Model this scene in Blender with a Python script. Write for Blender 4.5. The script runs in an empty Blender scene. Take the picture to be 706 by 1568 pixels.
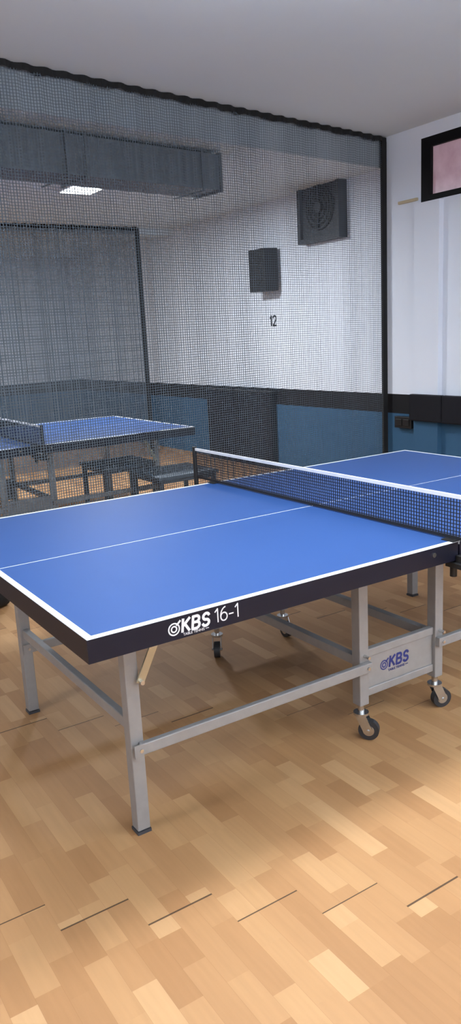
import bpy, bmesh, math, random
from mathutils import Vector, Matrix
random.seed(3)
D=bpy.data; C=bpy.context
col=C.scene.collection

# ------------------------------------------------------------ node helpers
def newmat(name):
    m=D.materials.new(name); m.use_nodes=True
    nt=m.node_tree; b=nt.nodes["Principled BSDF"]
    return m,nt,b
def srgb(r,g,b):
    f=lambda c:(c/255/12.92) if c/255<=.04045 else ((c/255+.055)/1.055)**2.4
    return (f(r),f(g),f(b),1)
def plain(name,c,rough=.5,metal=0,noise=.06,scale=20,spec=.5,bump=0):
    m,nt,b=newmat(name)
    N=nt.nodes.new
    tc=N("ShaderNodeTexCoord"); nz=N("ShaderNodeTexNoise"); nz.inputs["Scale"].default_value=scale; nz.inputs["Detail"].default_value=4
    nt.links.new(tc.outputs["Object"],nz.inputs["Vector"])
    mr=N("ShaderNodeMapRange"); mr.inputs[1].default_value=.3; mr.inputs[2].default_value=.7
    mr.inputs[3].default_value=1-noise; mr.inputs[4].default_value=1+noise
    nt.links.new(nz.outputs["Fac"],mr.inputs[0])
    mx=N("ShaderNodeVectorMath"); mx.operation='SCALE'; mx.inputs[0].default_value=c[:3]
    nt.links.new(mr.outputs[0],mx.inputs["Scale"]); nt.links.new(mx.outputs[0],b.inputs["Base Color"])
    b.inputs["Roughness"].default_value=rough; b.inputs["Metallic"].default_value=metal
    b.inputs["Specular IOR Level"].default_value=spec
    return m
class G:
    """tiny math-graph helper"""
    def __init__(s,nt): s.nt=nt
    def m(s,op,a,b=0.0,c=None):
        n=s.nt.nodes.new("ShaderNodeMath"); n.operation=op
        for i,v in enumerate((a,b) if c is None else (a,b,c)):
            if isinstance(v,(int,float)): n.inputs[i].default_value=v
            else: s.nt.links.new(v,n.inputs[i])
        return n.outputs[0]
    def mix(s,f,a,b):
        n=s.nt.nodes.new("ShaderNodeMix"); n.data_type='RGBA'
        for i,v in ((0,f),(6,a),(7,b)):
            if isinstance(v,(int,float,tuple)): n.inputs[i].default_value=v
            else: s.nt.links.new(v,n.inputs[i])
        return n.outputs[2]
    def xyz(s,kind="Object"):
        tc=s.nt.nodes.new("ShaderNodeTexCoord"); sp=s.nt.nodes.new("ShaderNodeSeparateXYZ")
        s.nt.links.new(tc.outputs[kind],sp.inputs[0]); return sp.outputs
    def white(s,*v):
        cb=s.nt.nodes.new("ShaderNodeCombineXYZ")
        for i,x in enumerate(v):
            if isinstance(x,(int,float)): cb.inputs[i].default_value=x
            else: s.nt.links.new(x,cb.inputs[i])
        w=s.nt.nodes.new("ShaderNodeTexWhiteNoise"); s.nt.links.new(cb.outputs[0],w.inputs["Vector"]); return w.outputs["Value"]

# ------------------------------------------------------------ materials
M={}
M['steel']=plain("grey_frame_paint",srgb(146,143,142),.45,.2,.05,30)
M['steel_dark']=plain("dark_frame",srgb(70,72,78),.5,.3)
M['brace']=plain("zinc_brace",srgb(186,176,150),.35,.6)
M['apron']=plain("black_apron",srgb(18,18,33),.45,0,.05,10,.3)
M['black']=plain("black_plastic",srgb(20,20,22),.45)
M['rubber']=plain("caster_rubber",srgb(45,45,48),.5)
M['chrome']=plain("chrome",srgb(200,200,200),.22,.95)
M['tape']=plain("white_net_tape",srgb(215,215,220),.7)
M['thread']=plain("net_thread",srgb(20,20,28),.8)
M['decal']=plain("white_print",srgb(225,225,228),.5)
M['decalblue']=plain("blue_print",srgb(35,45,110),.5)
M['ceil']=plain("ceiling_paint",srgb(212,222,230),.9,0,.012,1.5,.2)
M['ceil_shade']=plain("ceiling_paint_shade",srgb(166,174,182),.9,0,.012,1.5,.2)  # ceiling paint with shade mixed in, so the bulkhead's lit face stands out less
M['whitewall']=plain("white_wall_paint",srgb(222,224,232),.8,0,.015,2,.2)
M['duct']=plain("galvanised_duct",srgb(104,110,116),.5,.2,.05,4)
M['fan']=plain("fan_housing",srgb(60,63,69),.6)
M['fan_dark']=plain("fan_blades",srgb(40,42,47),.6)
M['speaker']=plain("speaker_cabinet",srgb(24,25,28),.6)
M['mat']=plain("black_wall_mat",srgb(22,22,28),.7,0,.06,20,.2)
M['bench']=plain("bench_top",srgb(80,90,100),.6)
M['tan']=plain("tan_ledge",srgb(188,172,142),.7)
M['frame']=plain("window_frame_black",srgb(10,10,13),.6,0,.05,20,.2)
M['bag']=plain("black_cloth",srgb(14,14,16),.9)

def wallmat():
    m,nt,b=newmat("painted_wall"); g=G(nt); x,y,z=g.xyz()
    nz=nt.nodes.new("ShaderNodeTexNoise"); nz.inputs["Scale"].default_value=1.3
    tc=nt.nodes.new("ShaderNodeTexCoord"); nt.links.new(tc.outputs["Object"],nz.inputs["Vector"])
    w=g.mix(nz.outputs["Fac"],srgb(220,225,236),srgb(228,233,244))
    bl=g.mix(nz.outputs["Fac"],srgb(46,80,108),srgb(53,89,119))
    c=g.mix(g.m('GREATER_THAN',z,.70),bl,srgb(17,17,21))
    c=g.mix(g.m('GREATER_THAN',z,.87),c,w)
    nt.links.new(c,b.inputs["Base Color"]); b.inputs["Roughness"].default_value=.7
    b.inputs["Specular IOR Level"].default_value=.3
    return m
M['wall']=wallmat()

# floor : 3-strip boards running along Y
def floormat():
    m,nt,b=newmat("strip_parquet"); g=G(nt); x,y,z=g.xyz()
    BW=.19; SW=BW/3; BL=1.25
    xs=g.m('ADD',x,38-.055)
    bi=g.m('FLOOR',g.m('DIVIDE',xs,BW))
    k=g.m('SUBTRACT',bi,200.0)
    jit=g.m('MULTIPLY',g.white(bi,2.2,4.4),.03)
    yb=g.m('ADD',g.m('DIVIDE',g.m('ADD',g.m('ADD',y,.075),g.m('ADD',jit,g.m('MULTIPLY',k,.12))),BL),100.0)
    bj=g.m('FLOOR',yb); fb=g.m('FRACT',yb)
    jd=g.m('MULTIPLY',g.m('MINIMUM',fb,g.m('SUBTRACT',1.0,fb)),BL)
    joint=g.m('LESS_THAN',jd,g.m('ADD',g.m('MULTIPLY',g.white(bi,9.1,1.4),.0022),.0008))
    si=g.m('FLOOR',g.m('DIVIDE',xs,SW))
    fx=g.m('FRACT',g.m('DIVIDE',xs,SW))
    r1=g.white(si,3.3,1.1)
    SL=.46
    ys=g.m('DIVIDE',g.m('ADD',g.m('ADD',y,40),g.m('MULTIPLY',r1,3.7)),SL)
    sj=g.m('FLOOR',ys); fy=g.m('FRACT',ys)
    r2=g.white(si,sj,7.7)
    half=g.m('GREATER_THAN',fy,g.m('ADD',g.m('MULTIPLY',r2,.5),.25))
    r3=g.white(si,g.m('ADD',g.m('MULTIPLY',sj,2.0),half),bj)
    ex=g.m('MULTIPLY',g.m('MINIMUM',fx,g.m('SUBTRACT',1.0,fx)),SW)
    ln=g.m('LESS_THAN',ex,.0006)
    tc=nt.nodes.new("ShaderNodeTexCoord"); mp=nt.nodes.new("ShaderNodeMapping"); mp.inputs["Scale"].default_value=(60,4,1)
    nt.links.new(tc.outputs["Object"],mp.inputs[0])
    ofs=nt.nodes.new("ShaderNodeCombineXYZ"); nt.links.new(g.m('MULTIPLY',r3,50),ofs.inputs[1]); nt.links.new(ofs.outputs[0],mp.inputs["Location"])
    nz=nt.nodes.new("ShaderNodeTexNoise"); nz.inputs["Scale"].default_value=1; nz.inputs["Detail"].default_value=5
    nt.links.new(mp.outputs[0],nz.inputs["Vector"])
    cr=nt.nodes.new("ShaderNodeValToRGB"); nt.links.new(r3,cr.inputs[0])
    e=cr.color_ramp; e.elements[0].color=srgb(154,112,74); e.elements[1].color=srgb(183,143,102)
    for p,c in ((.2,(161,119,80)),(.5,(167,125,85)),(.8,(173,132,91))):
        kk=e.elements.new(p); kk.color=srgb(*c)
    gr=g.m('ADD',g.m('MULTIPLY',nz.outputs["Fac"],.22),.89)
    vm=nt.nodes.new("ShaderNodeVectorMath"); vm.operation='SCALE'
    nt.links.new(cr.outputs[0],vm.inputs[0]); nt.links.new(gr,vm.inputs["Scale"])
    c=g.mix(g.m('MULTIPLY',ln,.25),vm.outputs[0],srgb(120,80,50))
    c=g.mix(g.m('MULTIPLY',joint,.85),c,srgb(45,35,28))
    nt.links.new(c,b.inputs["Base Color"])
    b.inputs["Roughness"].default_value=.55; b.inputs["Specular IOR Level"].default_value=.22
    return m
M['floor']=floormat()

# curtain netting
def curtainmat(name,cell,covl,covr,colr):
    m,nt,b=newmat(name); g=G(nt)
    uv=nt.nodes.new("ShaderNodeUVMap"); sp=nt.nodes.new("ShaderNodeSeparateXYZ"); nt.links.new(uv.outputs[0],sp.inputs[0])
    u,v=sp.outputs[0],sp.outputs[1]
    fu=g.m('FRACT',g.m('DIVIDE',u,cell)); fv=g.m('FRACT',g.m('DIVIDE',v,cell*.9))
    nz=nt.nodes.new("ShaderNodeTexNoise"); nz.inputs["Scale"].default_value=1; nz.inputs["Detail"].default_value=3
    mp=nt.nodes.new("ShaderNodeMapping"); mp.inputs["Scale"].default_value=(3.2,.22,1); nt.links.new(uv.outputs[0],mp.inputs[0]); nt.links.new(mp.outputs[0],nz.inputs["Vector"])
    ox,oy,oz=g.xyz()
    mr=nt.nodes.new("ShaderNodeMapRange"); nt.links.new(ox,mr.inputs[0])
    for i,q in ((1,1.2),(2,4.2),(3,covl),(4,covr)): mr.inputs[i].default_value=q
    t=g.m('ADD',mr.outputs[0],g.m('MULTIPLY',g.m('SUBTRACT',nz.outputs["Fac"],.5),.28))
    th=g.m('MAXIMUM',g.m('LESS_THAN',fu,t),g.m('LESS_THAN',fv,g.m('MULTIPLY',t,.75)))
    nt.links.new(th,b.inputs["Alpha"])
    b.inputs["Base Color"].default_value=colr; b.inputs["Roughness"].default_value=.9; b.inputs["Specular IOR Level"].default_value=.1
    return m
M['curt']=curtainmat("black_netting",.019,.31,.19,srgb(82,90,98))
M['curt2']=curtainmat("black_netting_gathered",.02,.40,.32,srgb(84,91,99))

L=1.3065; Wd=1.525; H=.76
def topmat():
    m,nt,b=newmat("blue_table_top"); g=G(nt); x,y,z=g.xyz()
    ax=g.m('ABSOLUTE',g.m('SUBTRACT',x,L))
    e1=g.m('GREATER_THAN',ax,L-.019)
    e2=g.m('GREATER_THAN',g.m('ABSOLUTE',g.m('SUBTRACT',y,Wd/2)),Wd/2-.019)
    e3=g.m('LESS_THAN',g.m('ABSOLUTE',g.m('SUBTRACT',y,Wd/2)),.0018)
    f=g.m('MAXIMUM',g.m('MAXIMUM',e1,e2),e3)
    nz=nt.nodes.new("ShaderNodeTexNoise"); nz.inputs["Scale"].default_value=3; tc=nt.nodes.new("ShaderNodeTexCoord"); nt.links.new(tc.outputs["Object"],nz.inputs["Vector"])
    bl=g.mix(nz.outputs["Fac"],srgb(38,68,120),srgb(42,72,125))
    c=g.mix(f,bl,srgb(220,223,228)); nt.links.new(c,b.inputs["Base Color"])
    b.inputs["Roughness"].default_value=.55; b.inputs["Specular IOR Level"].default_value=.22
    return m
M['top']=topmat()
def emit(name,c,s):
    m,nt,b=newmat(name); b.inputs["Emission Color"].default_value=c; b.inputs["Emission Strength"].default_value=s; b.inputs["Base Color"].default_value=c; return m
M['lamp']=emit("lamp_diffuser",(.9,.96,1,1),6)
M['day_fill']=emit("daylight_fill_glass",(.86,.93,1,1),1.5)  # glowing panes of the added fill windows
def glassmat():
    m,nt,b=newmat("frosted_window_glass"); g=G(nt)
    nz=nt.nodes.new("ShaderNodeTexNoise"); nz.inputs["Scale"].default_value=9; nz.inputs["Detail"].default_value=6
    tc=nt.nodes.new("ShaderNodeTexCoord"); nt.links.new(tc.outputs["Object"],nz.inputs["Vector"])
    c=g.mix(nz.outputs["Fac"],srgb(165,128,140),srgb(215,185,196)); nt.links.new(c,b.inputs["Base Color"])
    nt.links.new(c,b.inputs["Emission Color"]); b.inputs["Emission Strength"].default_value=.2  # slight glow put into the glass for daylight coming through
    b.inputs["Roughness"].default_value=.25; return m
M['glass']=glassmat()

# ------------------------------------------------------------ geometry helpers
def empty(name,loc=(0,0,0)):
    e=D.objects.new(name,None); e.location=loc; e.empty_display_size=.1; col.objects.link(e); return e
def obj(name,bm,mats,parent=None,smooth=False):
    me=D.meshes.new(name); bm.normal_update(); bm.to_mesh(me); bm.free()
    for m in (mats if isinstance(mats,(list,tuple)) else [mats]): me.materials.append(m)
    if smooth:
        for p in me.polygons: p.use_smooth=True
    o=D.objects.new(name,me); col.objects.link(o)
    if parent: o.parent=parent
    return o
def bbox(bm,lo,hi,mi=0):
    vs=[bm.verts.new((x,y,z)) for x in (lo[0],hi[0]) for y in (lo[1],hi[1]) for z in (lo[2],hi[2])]
    for f in ((0,1,3,2),(4,6,7,5),(0,4,5,1),(2,3,7,6),(0,2,6,4),(1,5,7,3)):
        fc=bm.faces.new([vs[i] for i in f]); fc.material_index=mi
    return vs
def bar(bm,a,b,w,h,mi=0,up=(0,0,1)):
    a=Vector(a);b=Vector(b);d=(b-a).normalized();u=Vector(up)
    if abs(d.dot(u))>.95:u=Vector((1,0,0))
    s=d.cross(u).normalized();u=s.cross(d)
    vs=[bm.verts.new(p+s*i*w/2+u*j*h/2) for p in (a,b) for i,j in ((-1,-1),(1,-1),(1,1),(-1,1))]
    for f in ((3,2,1,0),(4,5,6,7),(0,1,5,4),(1,2,6,5),(2,3,7,6),(3,0,4,7)):
        bm.faces.new([vs[i] for i in f]).material_index=mi
def prism(bm,pts,z0,z1,side0=0):
    a=[bm.verts.new((x,y,z0)) for x,y in pts]; b=[bm.verts.new((x,y,z1)) for x,y in pts]
    n=len(pts); bm.faces.new(a[::-1]); bm.faces.new(b)
    for i in range(n):
        f=bm.faces.new((a[i],a[(i+1)%n],b[(i+1)%n],b[i]))
        if i==0: f.material_index=side0
def cyl(bm,a,b,r,n=20,mi=0,r2=None):
    a=Vector(a);b=Vector(b);d=b-a
    rot=d.to_track_quat('Z','Y').to_matrix().to_4x4()
    res=bmesh.ops.create_cone(bm,cap_ends=True,segments=n,radius1=r,radius2=r if r2 is None else r2,depth=d.length,matrix=Matrix.Translation((a+b)/2)@rot)
    fs={f for v in res['verts'] for f in v.link_faces}
    for f in fs: f.material_index=mi
def box(name,lo,hi,mat,parent=None,bev=0):
    bm=bmesh.new(); bbox(bm,lo,hi); o=obj(name,bm,mat,parent)
    if bev: bevel(o,bev)
    return o
def bevel(o,w=.003):
    md=o.modifiers.new("bevel",'BEVEL'); md.width=w; md.segments=2; md.limit_method='ANGLE'
def text(name,s,size,loc,rot,mat,parent,off=0,ext=.0006,shear=0,align='LEFT'):
    cu=D.curves.new(name,'FONT'); cu.body=s; cu.size=size; cu.extrude=ext; cu.offset=off; cu.shear=shear; cu.align_x=align
    o=D.objects.new(name,cu); col.objects.link(o); cu.materials.append(mat)
    C.view_layer.update()
    me=D.meshes.new_from_object(o.evaluated_get(C.evaluated_depsgraph_get())); D.objects.remove(o)
    o=D.objects.new(name,me); col.objects.link(o)
    if not me.materials: me.materials.append(mat)
    o.location=loc; o.rotation_euler=rot; o.parent=parent
    return o
def arc(cx,cy,rx,ry,a0,a1,n=8):
    return [(cx+rx*math.cos(math.radians(a0+(a1-a0)*i/n)),cy+ry*math.sin(math.radians(a0+(a1-a0)*i/n))) for i in range(n+1)]
GL={'K':[[(0,0),(0,1)],[(0,.42),(.58,1)],[(.2,.58),(.62,0)]],
'B':[[(0,0),(0,1)],[(0,1),(.32,1)]+arc(.32,.76,.24,.24,90,-90)+[(0,.52)],[(0,.52),(.36,.52)]+arc(.36,.26,.26,.26,90,-90)+[(0,0)]],
'S':[arc(.30,.75,.27,.25,20,270,12)+arc(.30,.25,.29,.25,90,-160,12)],
'1':[[(.08,.78),(.3,1),(.3,0)]],'2':[arc(.3,.72,.27,.28,160,-30,10)+[(.03,0),(.6,0)]],
'6':[arc(.3,.3,.27,.3,0,360,18),arc(.52,.36,.50,.66,100,184,8)],'-':[[(.05,.38),(.4,.38)]]}
ADV={'K':.86,'B':.86,'S':.8,'1':.56,'2':.8,'6':.76,'-':.55}
def strokes(name,s,h,loc,mat,T,wt=.2,shear=.12,adv=1.0):
    bm=bmesh.new(); x=0
    for ch in s:
        for pl in GL[ch]:
            for i,(a,b_) in enumerate(zip(pl[:-1],pl[1:])):
                A=Vector(((x+a[0]+shear*a[1])*h,0,a[1]*h)); B=Vector(((x+b_[0]+shear*b_[1])*h,0,b_[1]*h))
                d=(B-A)
                if d.length<1e-6: continue
                d.normalize(); e=d*h*wt*.28
                n=Vector((-d.z,0,d.x))*h*wt*.5
                q=[A-e-n,B+e-n,B+e+n,A-e+n]
                bm.faces.new([bm.verts.new(v) for v in q])
        x+=ADV[ch]*adv
    for f in bm.faces:
        f.normal_update()
        if f.normal.y>0: f.normal_flip()
    # tiny depth stagger keeps overlapping strokes from being exactly coplanar
    for i,f in enumerate(list(bm.faces)):
        for v in f.verts: v.co.y-=.000012*i
    o=obj(name,bm,mat,T); o.location=loc; return o

# ------------------------------------------------------------ room shell
XW=4.4; XL=-4.2; YF=-4.6; YB=10.6; ZC=3.01; ZC2=2.77; SL_=.155
yc=lambda x:3.49-SL_*(XW-x)          # line the divider curtain hangs on
box("floor",(XL,YF,-.1),(XW,YB,0),M['floor'])
bm=bmesh.new(); prism(bm,[(XL,YF),(XW,YF),(XW,yc(XW)+.04),(XL,yc(XL)+.04)],ZC,ZC+.3)
obj("ceiling",bm,M['ceil'])
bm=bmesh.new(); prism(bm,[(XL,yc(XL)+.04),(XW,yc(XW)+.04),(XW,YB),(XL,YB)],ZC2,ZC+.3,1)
obj("ceiling_lowered",bm,[M['ceil'],M['ceil_shade']])
box("ceiling_beam",(XL,7.22,2.70),(XW,7.45,ZC2),M['ceil'])
box("wall_left",(XL-.2,YF,-.1),(XL,YB,ZC+.3),M['wall'])
box("wall_front",(XL-.2,YF-.2,-.1),(XW+.2,YF,ZC+.3),M['wall'])
box("wall_back",(XL-.2,YB,-.1),(XW+.2,YB+.2,ZC+.3),M['wall'])
bm=bmesh.new()
WY0,WY1,WZ0,WZ1=1.2,3.10,2.43,2.91
bbox(bm,(XW,YF,-.1),(XW+.2,YB,WZ0)); bbox(bm,(XW,YF,WZ1),(XW+.2,YB,ZC+.3))
bbox(bm,(XW,YF,WZ0),(XW+.2,WY0,WZ1)); bbox(bm,(XW,WY1,WZ0),(XW+.2,YB,WZ1))
obj("wall_right",bm,M['wall'])
win=empty("window_1",(XW,0,0))
bm=bmesh.new(); t=.075
bbox(bm,(.0,WY0,WZ0),(.12,WY1,WZ0+t*.6)); bbox(bm,(.0,WY0,WZ1-t),(.12,WY1,WZ1))
bbox(bm,(.0,WY1-.1,WZ0+t*.6),(.12,WY1,WZ1-t)); bbox(bm,(.0,WY0,WZ0+t*.6),(.12,WY0+.1,WZ1-t))
bbox(bm,(.0,2.1,WZ0+t*.6),(.12,2.18,WZ1-t))
obj("window_frame",bm,M['frame'],win)
box("window_glass",(.03,WY0+.05,WZ0+.02),(.04,WY1-.05,WZ1-.03),M['glass'],win)
box("wall_pilaster",(XW-.05,2.86,0),(XW,3.13,2.42),M['wall'])
box("trim_1",(XW-.02,3.13,2.45),(XW,3.34,2.472),M['tan'])
bm=bmesh.new()
y=3.14
while y>-.5:
    bbox(bm,(XW-.10,y-.36,.66+.02*math.sin(y*9)),(XW-.051,y,.885)); y-=.365
o=obj("trim_2",bm,M['mat']); bevel(o,.01)
P=empty("socket_box",(XW,3.26,.63))
bm=bmesh.new(); bbox(bm,(-.05,-.10,-.05),(0,.10,.05)); bbox(bm,(-.058,-.08,-.03),(-.05,-.01,.03)); bbox(bm,(-.058,.01,-.03),(-.05,.08,.03))
bevel(obj("socket_body",bm,M['black'],P),.004)
# daylight windows added unseen behind the camera to fill walls and ceiling
for i,xc in enumerate((-1.6,2.0)):
    P=empty("window_%d"%(i+2),(xc,YF,1.95))
    bm=bmesh.new()
    for a,b_ in (((-1.3,0,-.65),(1.3,.05,-.58)),((-1.3,0,.58),(1.3,.05,.65)),((-1.3,0,-.58),(-1.23,.05,.58)),((1.23,0,-.58),(1.3,.05,.58)),((-.03,0,-.58),(.03,.05,.58))): bbox(bm,a,b_)
    obj("window_frame",bm,M['frame'],P)
    box("window_glass",(-1.23,.005,-.58),(1.23,.015,.58),M['day_fill'],P)
    ld=D.lights.new("daylight_fill",'AREA'); ld.shape='RECTANGLE'; ld.size=2.4; ld.size_y=1.1; ld.energy=72; ld.color=(.88,.94,1)
    lo=D.objects.new("daylight_fill",ld); lo.location=(0,.07,0); lo.rotation_euler[0]=math.pi/2+.22; col.objects.link(lo); lo.parent=P

# ------------------------------------------------------------ table
def caster(bm,x,y,ang):
    c,s=math.cos(ang),math.sin(ang)
    cx,cy=x+.028*c,y+.028*s
    cyl(bm,(x,y,.10),(x,y,.135),.012,14,0)
    cyl(bm,(x,y,.095),(x,y,.104),.028,18,0)
    n=(-s,c)
    for k in (-1,1):
        a=Vector((x+n[0]*.019*k,y+n[1]*.019*k,.098)); b=Vector((cx+n[0]*.019*k,cy+n[1]*.019*k,.036))
        bar(bm,a,b,.003,.034,0,up=(c,s,0.3))
    cyl(bm,(cx-n[0]*.013,cy-n[1]*.013,.038),(cx+n[0]*.013,cy+n[1]*.013,.038),.0375,28,1)
    cyl(bm,(cx-n[0]*.0145,cy-n[1]*.0145,.038),(cx+n[0]*.0145,cy+n[1]*.0145,.038),.021,20,0)
    cyl(bm,(cx-n[0]*.024,cy-n[1]*.024,.038),(cx+n[0]*.024,cy+n[1]*.024,.038),.006,10,0)
def ring(bm,c,ro,ri,n=28,y=0):
    vs=[[bm.verts.new((c[0]+r*math.cos(2*math.pi*i/n),y,c[1]+r*math.sin(2*math.pi*i/n))) for i in range(n)] for r in (ro,ri)]
    for i in range(n):
        j=(i+1)%n; bm.faces.new((vs[0][i],vs[0][j],vs[1][j],vs[1][i]))
def logo(name,T,loc,r,mat):
    bm=bmesh.new(); ring(bm,(0,0),r,r*.78); ring(bm,(0,0),r*.55,r*.32)
    bar(bm,(r*.4,-.0003,r*.5),(r*1.15,-.0003,r*1.15),.0002,r*.3)
    o=obj(name,bm,mat,T); o.location=loc

def table(name,loc,decals=True):
    T=empty(name,loc)
    for i,(x0,x1) in enumerate(((0,L-.003),(L+.003,2*L))):
        box("table_top_%d"%(i+1),(x0,0,H-.012),(x1,Wd,H),M['top'],T,.0015)
        bm=bmesh.new(); z0,z1=.697,H-.0122; t=.022
        bbox(bm,(x0+.001,.001,z0),(x1-.001,t,z1)); bbox(bm,(x0+.001,Wd-t,z0),(x1-.001,Wd-.001,z1))
        bbox(bm,(x0+.001,t,z0),(x0+t,Wd-t,z1)); bbox(bm,(x1-t,t,z0),(x1-.001,Wd-t,z1))
        bbox(bm,(x0+.5,t,z0+.02),(x0+.54,Wd-t,z1)) ; bbox(bm,(x0+t,.74,z0+.02),(x1-t,.78,z1))
        bbox(bm,(x0+.001,-.0008,z0),(x1-.001,.001,H-.0015)); bbox(bm,(x0+.001,Wd-.001,z0),(x1-.001,Wd+.0008,H-.0015))
        if i==0: bbox(bm,(x0-.0008,-.0008,z0),(x0+.001,Wd+.0008,H-.0015))
        else: bbox(bm,(x1-.001,-.0008,z0),(x1+.0008,Wd+.0008,H-.0015))
        obj("apron_%d"%(i+1),bm,M['apron'],T)
    bm=bmesh.new(); Y0,Y1=.272,1.252; w=.042
    for k in (0,1):
        fx=(lambda x:x) if k==0 else (lambda x:2*L-x)
        for y in (Y0,Y1):
            bbox(bm,(min(fx(.20),fx(.242)),y-w/2,.012),(max(fx(.20),fx(.242)),y+w/2,.70))
            bbox(bm,(min(fx(1.095),fx(1.137)),y-w/2,.135),(max(fx(1.095),fx(1.137)),y+w/2,.70))
            bar(bm,(fx(.225),y-w/2-.011,.285),(fx(1.137),y-w/2-.011,.285),.020,.036)
        bar(bm,(fx(.222),Y0+w/2,.345),(fx(.222),Y1-w/2,.345),.025,.036)
        bar(bm,(fx(1.116),Y0+w/2,.30),(fx(1.116),Y1-w/2,.30),.030,.036)
        for y in (Y0,Y1):
            bar(bm,(fx(.03),y,.715),(fx(1.28),y,.715),.03,.03)
    for y in (Y0,Y1):
        bar(bm,(1.137,y,.325),(2*L-1.137,y,.325),.024,.030)
        bar(bm,(1.137,y,.175),(2*L-1.137,y,.175),.024,.030)
        bbox(bm,(1.137,y-.006,.188),(2*L-1.137,y+.006,.312))
    o=obj("steel_frame",bm,M['steel'],T); bevel(o,.003)
    bm=bmesh.new()
    for x in (.221,2*L-.221):
        for y in (Y0,Y1): bbox(bm,(x-.0225,y-.0225,0),(x+.0225,y+.0225,.010))
    obj("foot_caps",bm,M['steel_dark'],T)
    bm=bmesh.new()
    for k in (0,1):
        fx=(lambda x:x) if k==0 else (lambda x:2*L-x)
        for y in (Y0,Y1):
            bar(bm,(fx(.238),y-.035,.49),(fx(.345),y-.035,.70),.006,.024,0,up=(1,0,0))
            cyl(bm,(fx(.241),y-.05,.495),(fx(.241),y-.02,.495),.007,12,1)
            for xx,zz in ((.222,.285),(1.116,.285),(1.116,.325)):
                cyl(bm,(fx(xx),y-.048,zz),(fx(xx),y-.02,zz),.006,12,1)
            bbox(bm,(fx(.214)-.014,y-w/2-.024,.265),(fx(.214)+.014,y-w/2-.021,.305),2)
    for xx in (1.19,1.42):
        cyl(bm,(xx,-.004,.735),(xx,.004,.735),.008,14,1)
    obj("folding_braces",bm,[M['brace'],M['chrome'],M['steel']],T)
    bm=bmesh.new()
    for y,a in ((Y0,-.9),(Y1,-2.2)):
        for x in (1.116,2*L-1.116): caster(bm,x,y,a+(.6 if x>L else 0))
    obj("casters",bm,[M['chrome'],M['rubber']],T,False)
    bm=bmesh.new(); y0,y1=-.1525,Wd+.1525; zt=H+.1525
    n=int((y1-y0)/.0125)
    for i in range(n+1):
        y=y0+(y1-y0)*i/n; bbox(bm,(L-.0012,y-.0012,H+.008),(L+.0012,y+.0012,zt-.006))
    for j in range(1,12):
        z=H+.006+j*.0122; bbox(bm,(L-.0012,y0,z-.0012),(L+.0012,y1,z+.0012))
    obj("net_mesh",bm,M['thread'],T)
    box("net_tape",(L-.0035,y0,zt-.012),(L+.0035,y1,zt+.001),M['tape'],T)
    box("net_bottom_cord",(L-.003,y0,H+.003),(L+.003,y1,H+.014),M['thread'],T)
    bm=bmesh.new()
    for s,y in ((-1,y0),(1,y1)):
        cyl(bm,(L,y+s*.006,H-.05),(L,y+s*.006,zt+.008),.011,16)
        yy=0 if s<0 else Wd
        a,b=sorted((y+s*.012,yy-s*.03))
        bbox(bm,(L-.03,a,H-.086),(L+.03,b,H-.068))
        a,b=sorted((y+s*.012,yy+s*.002))
        bbox(bm,(L-.016,a,H-.07),(L+.016,b,H-.045))
        cyl(bm,(L,yy-s*.02,H-.125),(L,yy-s*.02,H-.085),.012,14)
        a,b=sorted((yy+s*.002,yy-s*.05))
        bbox(bm,(L-.03,a,H+.0005),(L+.03,b,H+.004))
    o=obj("net_posts",bm,M['black'],T); bevel(o,.002)
    if decals:
        R=(math.pi/2,0,0)
        strokes("apron_text_brand","KBS",.033,(.260,-.0015,.7145),M['decal'],T,.23,.12,1.06)
        strokes("apron_text_model","16-1",.037,(.358,-.0015,.7145),M['decal'],T,.10,0,.92)
        text("apron_text_small","TABLE TENNIS \u2022\u2022\u2022",.0100,(.262,-.0010,.7030),R,M['decal'],T)
        logo("apron_logo",T,(.236,-.0015,.727),.0175,M['decal'])
        strokes("plate_text","KBS",.038,(1.252,Y0-.0068,.243),M['decalblue'],T,.24,.12,1.06)
        text("plate_text_small","TABLE TENNIS \u2022\u2022\u2022",.013,(1.245,Y0-.0066,.225),R,M['decalblue'],T)
        logo("plate_logo",T,(1.225,Y0-.0068,.256),.019,M['decalblue'])
    return T
T1=table("table_tennis_table",(0,0,0))
T2=table("table_tennis_table",(-.13,3.69,0),False)

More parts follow.
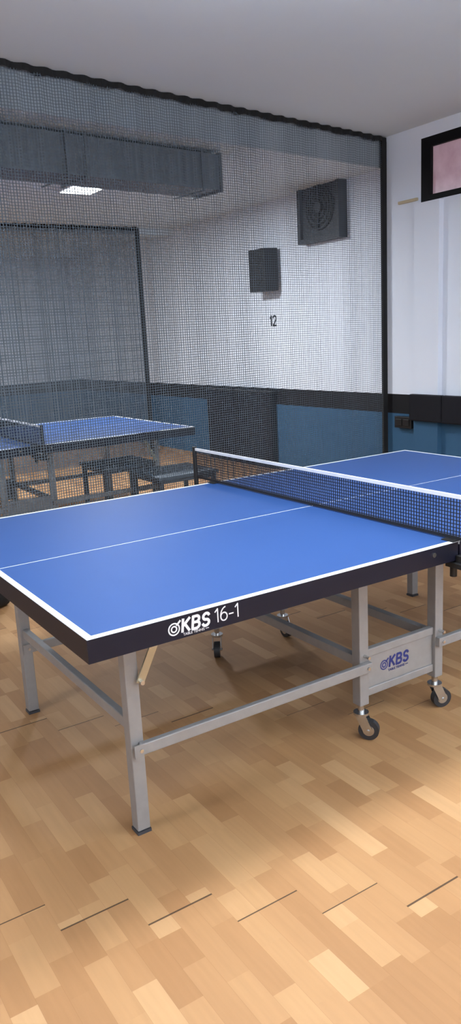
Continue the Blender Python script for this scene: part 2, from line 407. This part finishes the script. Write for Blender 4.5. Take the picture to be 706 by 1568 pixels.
# ------------------------------------------------------------ curtains
def curtain(name,x0,x1,yf,zt,mat,amp,wl,full,seed):
    P=empty(name,(0,0,0)); rnd=random.Random(seed)
    n=int((x1-x0)/.02); bm=bmesh.new(); uvl=bm.loops.layers.uv.new("UVMap")
    ph=[rnd.uniform(0,6.28) for _ in range(5)]
    rows=[0.01,.4,.9,1.4,1.9,2.3,zt-.25,zt-.1,zt-.04]
    grid=[]; u=0; us=[]
    px=None
    for i in range(n+1):
        x=x0+(x1-x0)*i/n
        d=amp*(math.sin(x*6.28/wl+ph[0]+1.5*math.sin(x*1.7+ph[1]))*.6+.4*math.sin(x*6.28/(wl*.43)+ph[2]+math.sin(x*3+ph[3])))
        if px: u+=math.hypot(x-px[0],(d-px[1]))*full
        px=(x,d); us.append(u)
        grid.append([bm.verts.new((x,yf(x)+d*(.5+.5*z/zt if z<zt-.3 else 1),z)) for z in rows])
    for i in range(n):
        for j in range(len(rows)-1):
            f=bm.faces.new((grid[i][j],grid[i+1][j],grid[i+1][j+1],grid[i][j+1]))
            for l,(a,b) in zip(f.loops,((i,j),(i+1,j),(i+1,j+1),(i,j+1))): l[uvl].uv=(us[a],rows[b])
    obj("netting",bm,mat,P,True)
    bm=bmesh.new(); prev=None
    for i in range(n+1):
        x=x0+(x1-x0)*i/n
        d=amp*1.0*math.sin(x*6.28/(wl*.8)+ph[0])
        sag=.005*math.sin(x*17+ph[4])+.003*math.sin(x*41)
        a=bm.verts.new((x,yf(x)+d,zt-.045+sag)); b=bm.verts.new((x,yf(x)+d,zt-.003))
        if prev: bm.faces.new((prev[0],a,b,prev[1]))
        prev=(a,b)
    bbox(bm,(x1-.055,yf(x1)-.012,0.0),(x1-.005,yf(x1)+.012,zt-.01))
    obj("hem",bm,M['bag'],P)
    return P
curtain("net_curtain",-2.8,XW-.01,yc,ZC,M['curt'],.012,.16,1.0,1)
curtain("net_curtain",-2.8,3.88,lambda x:7.13,ZC2,M['curt2'],.03,.14,1.0,5)

# ------------------------------------------------------------ beyond-curtain objects
P=empty("air_duct",(2.72,3.47,0)); P.rotation_euler[2]=math.atan(.135)
bm=bmesh.new(); bbox(bm,(-5.2,0,2.50),(0,.32,2.745))
for x in (-4.4,-3.3,-2.2,-1.15,-.02):
    bbox(bm,(x-.012,-.015,2.485),(x+.012,.335,2.755))
for x in (-4,-2.6,-1.3,-.2):
    bbox(bm,(x-.008,-.025,2.475),(x+.008,-.015,2.765)); bbox(bm,(x-.008,-.02,2.475),(x+.008,.34,2.485))
bevel(obj("duct_body",bm,M['duct'],P),.003)

P=empty("wall_fan",(XW,4.30,2.575))
bm=bmesh.new(); h=.26
for a,b_ in (((-.10,-h-.04,-h),(0,-h,h)),((-.10,h,-h),(0,h+.04,h)),((-.10,-h-.04,h),(0,h+.04,h+.04)),((-.10,-h-.04,-h-.04),(0,h+.04,-h))): bbox(bm,a,b_)
bbox(bm,(-.07,-h,-h),(-.06,h,h))
n=32
for r0,r1,xx in ((.20,.190,-.10),(.15,.142,-.098),(.10,.092,-.098)):
    for i in range(n):
        a0=2*math.pi*i/n;a1=2*math.pi*(i+1)/n
        v=[bm.verts.new((xx,r*math.cos(a),r*math.sin(a))) for r,a in ((r0,a0),(r0,a1),(r1,a1),(r1,a0))]; bm.faces.new(v)
for k in range(8):
    a=k*math.pi/4; bar(bm,(-.096,.04*math.cos(a),.04*math.sin(a)),(-.096,.20*math.cos(a),.20*math.sin(a)),.003,.004)
cyl(bm,(-.10,0,0),(-.065,0,0),.05,20)
obj("fan_housing",bm,M['fan'],P)
bm=bmesh.new(); cyl(bm,(-.073,0,0),(-.071,0,0),.20,32)
for i in range(5):
    a=i*2*math.pi/5
    v=[bm.verts.new(p) for p in ((-.078,.03*math.cos(a-.5),.03*math.sin(a-.5)),(-.09,.18*math.cos(a-.25),.18*math.sin(a-.25)),(-.078,.18*math.cos(a+.35),.18*math.sin(a+.35)),(-.078,.03*math.cos(a+.6),.03*math.sin(a+.6)))]; bm.faces.new(v)
obj("fan_blades",bm,M['fan_dark'],P)

P=empty("wall_speaker",(XW,5.19,2.09))
bm=bmesh.new()
v=[bm.verts.new(p) for p in ((-.04,-.17,-.21),(-.04,.17,-.21),(-.04,.17,.21),(-.04,-.17,.21),(-.19,-.14,-.21),(-.19,.14,-.21),(-.19,.14,.21),(-.19,-.14,.21))]
for f in ((0,1,2,3),(7,6,5,4),(0,4,5,1),(1,5,6,2),(2,6,7,3),(3,7,4,0)): bm.faces.new([v[i] for i in f])
bbox(bm,(-.05,-.05,-.05),(0,.05,.05))
cyl(bm,(-.198,0,-.06),(-.19,0,-.06),.09,28); cyl(bm,(-.198,0,.11),(-.19,0,.11),.04,24)
o=obj("speaker_cabinet",bm,M['speaker'],P); bevel(o,.006)
P=empty("wall_number",(XW,5.25,1.53))
o=strokes("digits","12",.10,(-.002,0,0),M['black'],P,.17,0,1.0); o.rotation_euler=(0,0,-math.pi/2)
P=empty("wall_mat")
box("mat_body",(XW-.08,5.18,.02),(XW-.002,6.50,.82),M['mat'],P,.01)
bm=bmesh.new(); bbox(bm,(XW-.085,5.16,.82),(XW-.002,6.52,.84)); bbox(bm,(XW-.085,5.16,0),(XW-.002,6.52,.02)); obj("mat_rail",bm,M['black'],P)
def bench(loc,sx,sy,h,rot=0):
    P=empty("bench",loc); P.rotation_euler[2]=rot
    box("top",(-sx/2,-sy/2,h-.025),(sx/2,sy/2,h),M['bench'],P,.004)
    bm=bmesh.new()
    for x in (-1,1):
        for y in (-1,1):
            bbox(bm,(x*(sx/2-.03)-.015,y*(sy/2-.03)-.015,0),(x*(sx/2-.03)+.015,y*(sy/2-.03)+.015,h-.025))
        bar(bm,(x*(sx/2-.03),-sy/2+.03,h-.04),(x*(sx/2-.03),sy/2-.03,h-.04),.02,.03)
    for y in (-1,1): bar(bm,(-sx/2+.03,y*(sy/2-.03),h-.04),(sx/2-.03,y*(sy/2-.03),h-.04),.02,.03)
    obj("legs",bm,M['steel_dark'],P)
bench((2.24,3.64,0),.52,.50,.45)
bench((2.12,4.40,0),.50,.5,.45)
P=empty("duffel_bag",(.28,2.62,0)); P.rotation_euler[2]=.25
bm=bmesh.new(); prev=None; N=20
for i in range(13):
    x=-.28+.56*i/12; e=1-abs((i-6)/6)**4*.35
    rg=[bm.verts.new((x,.13*e*math.copysign(abs(math.cos(a))**.7,math.cos(a)),.115+.115*e*math.copysign(abs(math.sin(a))**.7,math.sin(a))+(0 if math.sin(a)>0 else -.115*(1-e)*abs(math.sin(a))))) for a in [2*math.pi*k/N for k in range(N)]]
    if prev:
        for k in range(N): bm.faces.new((prev[k],prev[(k+1)%N],rg[(k+1)%N],rg[k]))
    else: bm.faces.new(rg[::-1])
    prev=rg
bm.faces.new(prev)
for yy in (-.06,.06):
    pts=arc(0,.21,.13,.07,0,180,8)
    for a,b_ in zip(pts[:-1],pts[1:]): bar(bm,(a[0],yy,a[1]),(b_[0],yy,b_[1]),.006,.025,0,up=(0,1,0))
obj("bag_body",bm,M['bag'],P,True)

# ------------------------------------------------------------ lamps
def lamp(loc,sx,sy,power,z,up=0,drop=0):
    P=empty("ceiling_light",(loc[0],loc[1],z-drop))
    box("housing",(-sx/2-.02,-sy/2-.02,-.03),(sx/2+.02,sy/2+.02,0),M['whitewall'],P)
    box("diffuser",(-sx/2,-sy/2,-.036),(sx/2,sy/2,-.03),M['lamp'],P)
    if drop:  # hung below the ceiling to give the added uplight room
        bm=bmesh.new()
        for x in (-1,1): cyl(bm,(x*sx*.4,0,0),(x*sx*.4,0,drop),.004,8)
        obj("suspension",bm,M['chrome'],P)
    for e,zz,rx in ((power,-.045,0),(up,.02,math.pi)):  # second, upward light is added to brighten ceiling and walls
        if e<=0: continue
        ld=D.lights.new("lamp",'AREA'); ld.shape='RECTANGLE'; ld.size=sx; ld.size_y=sy; ld.energy=e; ld.color=(.90,.955,1)
        lo=D.objects.new("lamp",ld); lo.location=(0,0,zz); lo.rotation_euler[0]=rx; col.objects.link(lo); lo.parent=P
lamp((.85,.2),1.2,.36,54,ZC,115,.40)
lamp((0.2,-2.6),1.5,.3,18,ZC,60,.45)
lamp((-2.6,.3),1.5,.3,25,ZC,50,.45)
lamp((3.0,-2.3),1.5,.3,20,ZC,110,.45)
lamp((2.27,4.93),.28,.45,120,ZC2)
lamp((-1.0,5.7),.6,.6,120,ZC2)
lamp((1.0,9.0),.6,.6,60,ZC2)
w=D.worlds.new("World"); C.scene.world=w; w.use_nodes=True
w.node_tree.nodes["Background"].inputs[0].default_value=(.6,.7,.8,1); w.node_tree.nodes["Background"].inputs[1].default_value=.3

# ------------------------------------------------------------ camera
p=(-0.64181,-1.67416,1.45427,1.00274,0.22288,-0.05155,1193.07)
yaw,pit,rol=p[3:6]
f=Vector((math.cos(yaw)*math.cos(pit),math.sin(yaw)*math.cos(pit),-math.sin(pit)))
r=f.cross(Vector((0,0,1))).normalized(); u=r.cross(f)
r2=r*math.cos(rol)+u*math.sin(rol); u2=-r*math.sin(rol)+u*math.cos(rol)
cam=D.cameras.new("camera"); cam.sensor_fit='VERTICAL'; cam.sensor_height=36; cam.lens=36*p[6]/1568
co=D.objects.new("camera",cam); col.objects.link(co)
co.matrix_world=Matrix(((r2.x,u2.x,-f.x,p[0]),(r2.y,u2.y,-f.y,p[1]),(r2.z,u2.z,-f.z,p[2]),(0,0,0,1)))
C.scene.camera=co
C.scene.view_settings.view_transform='Standard'
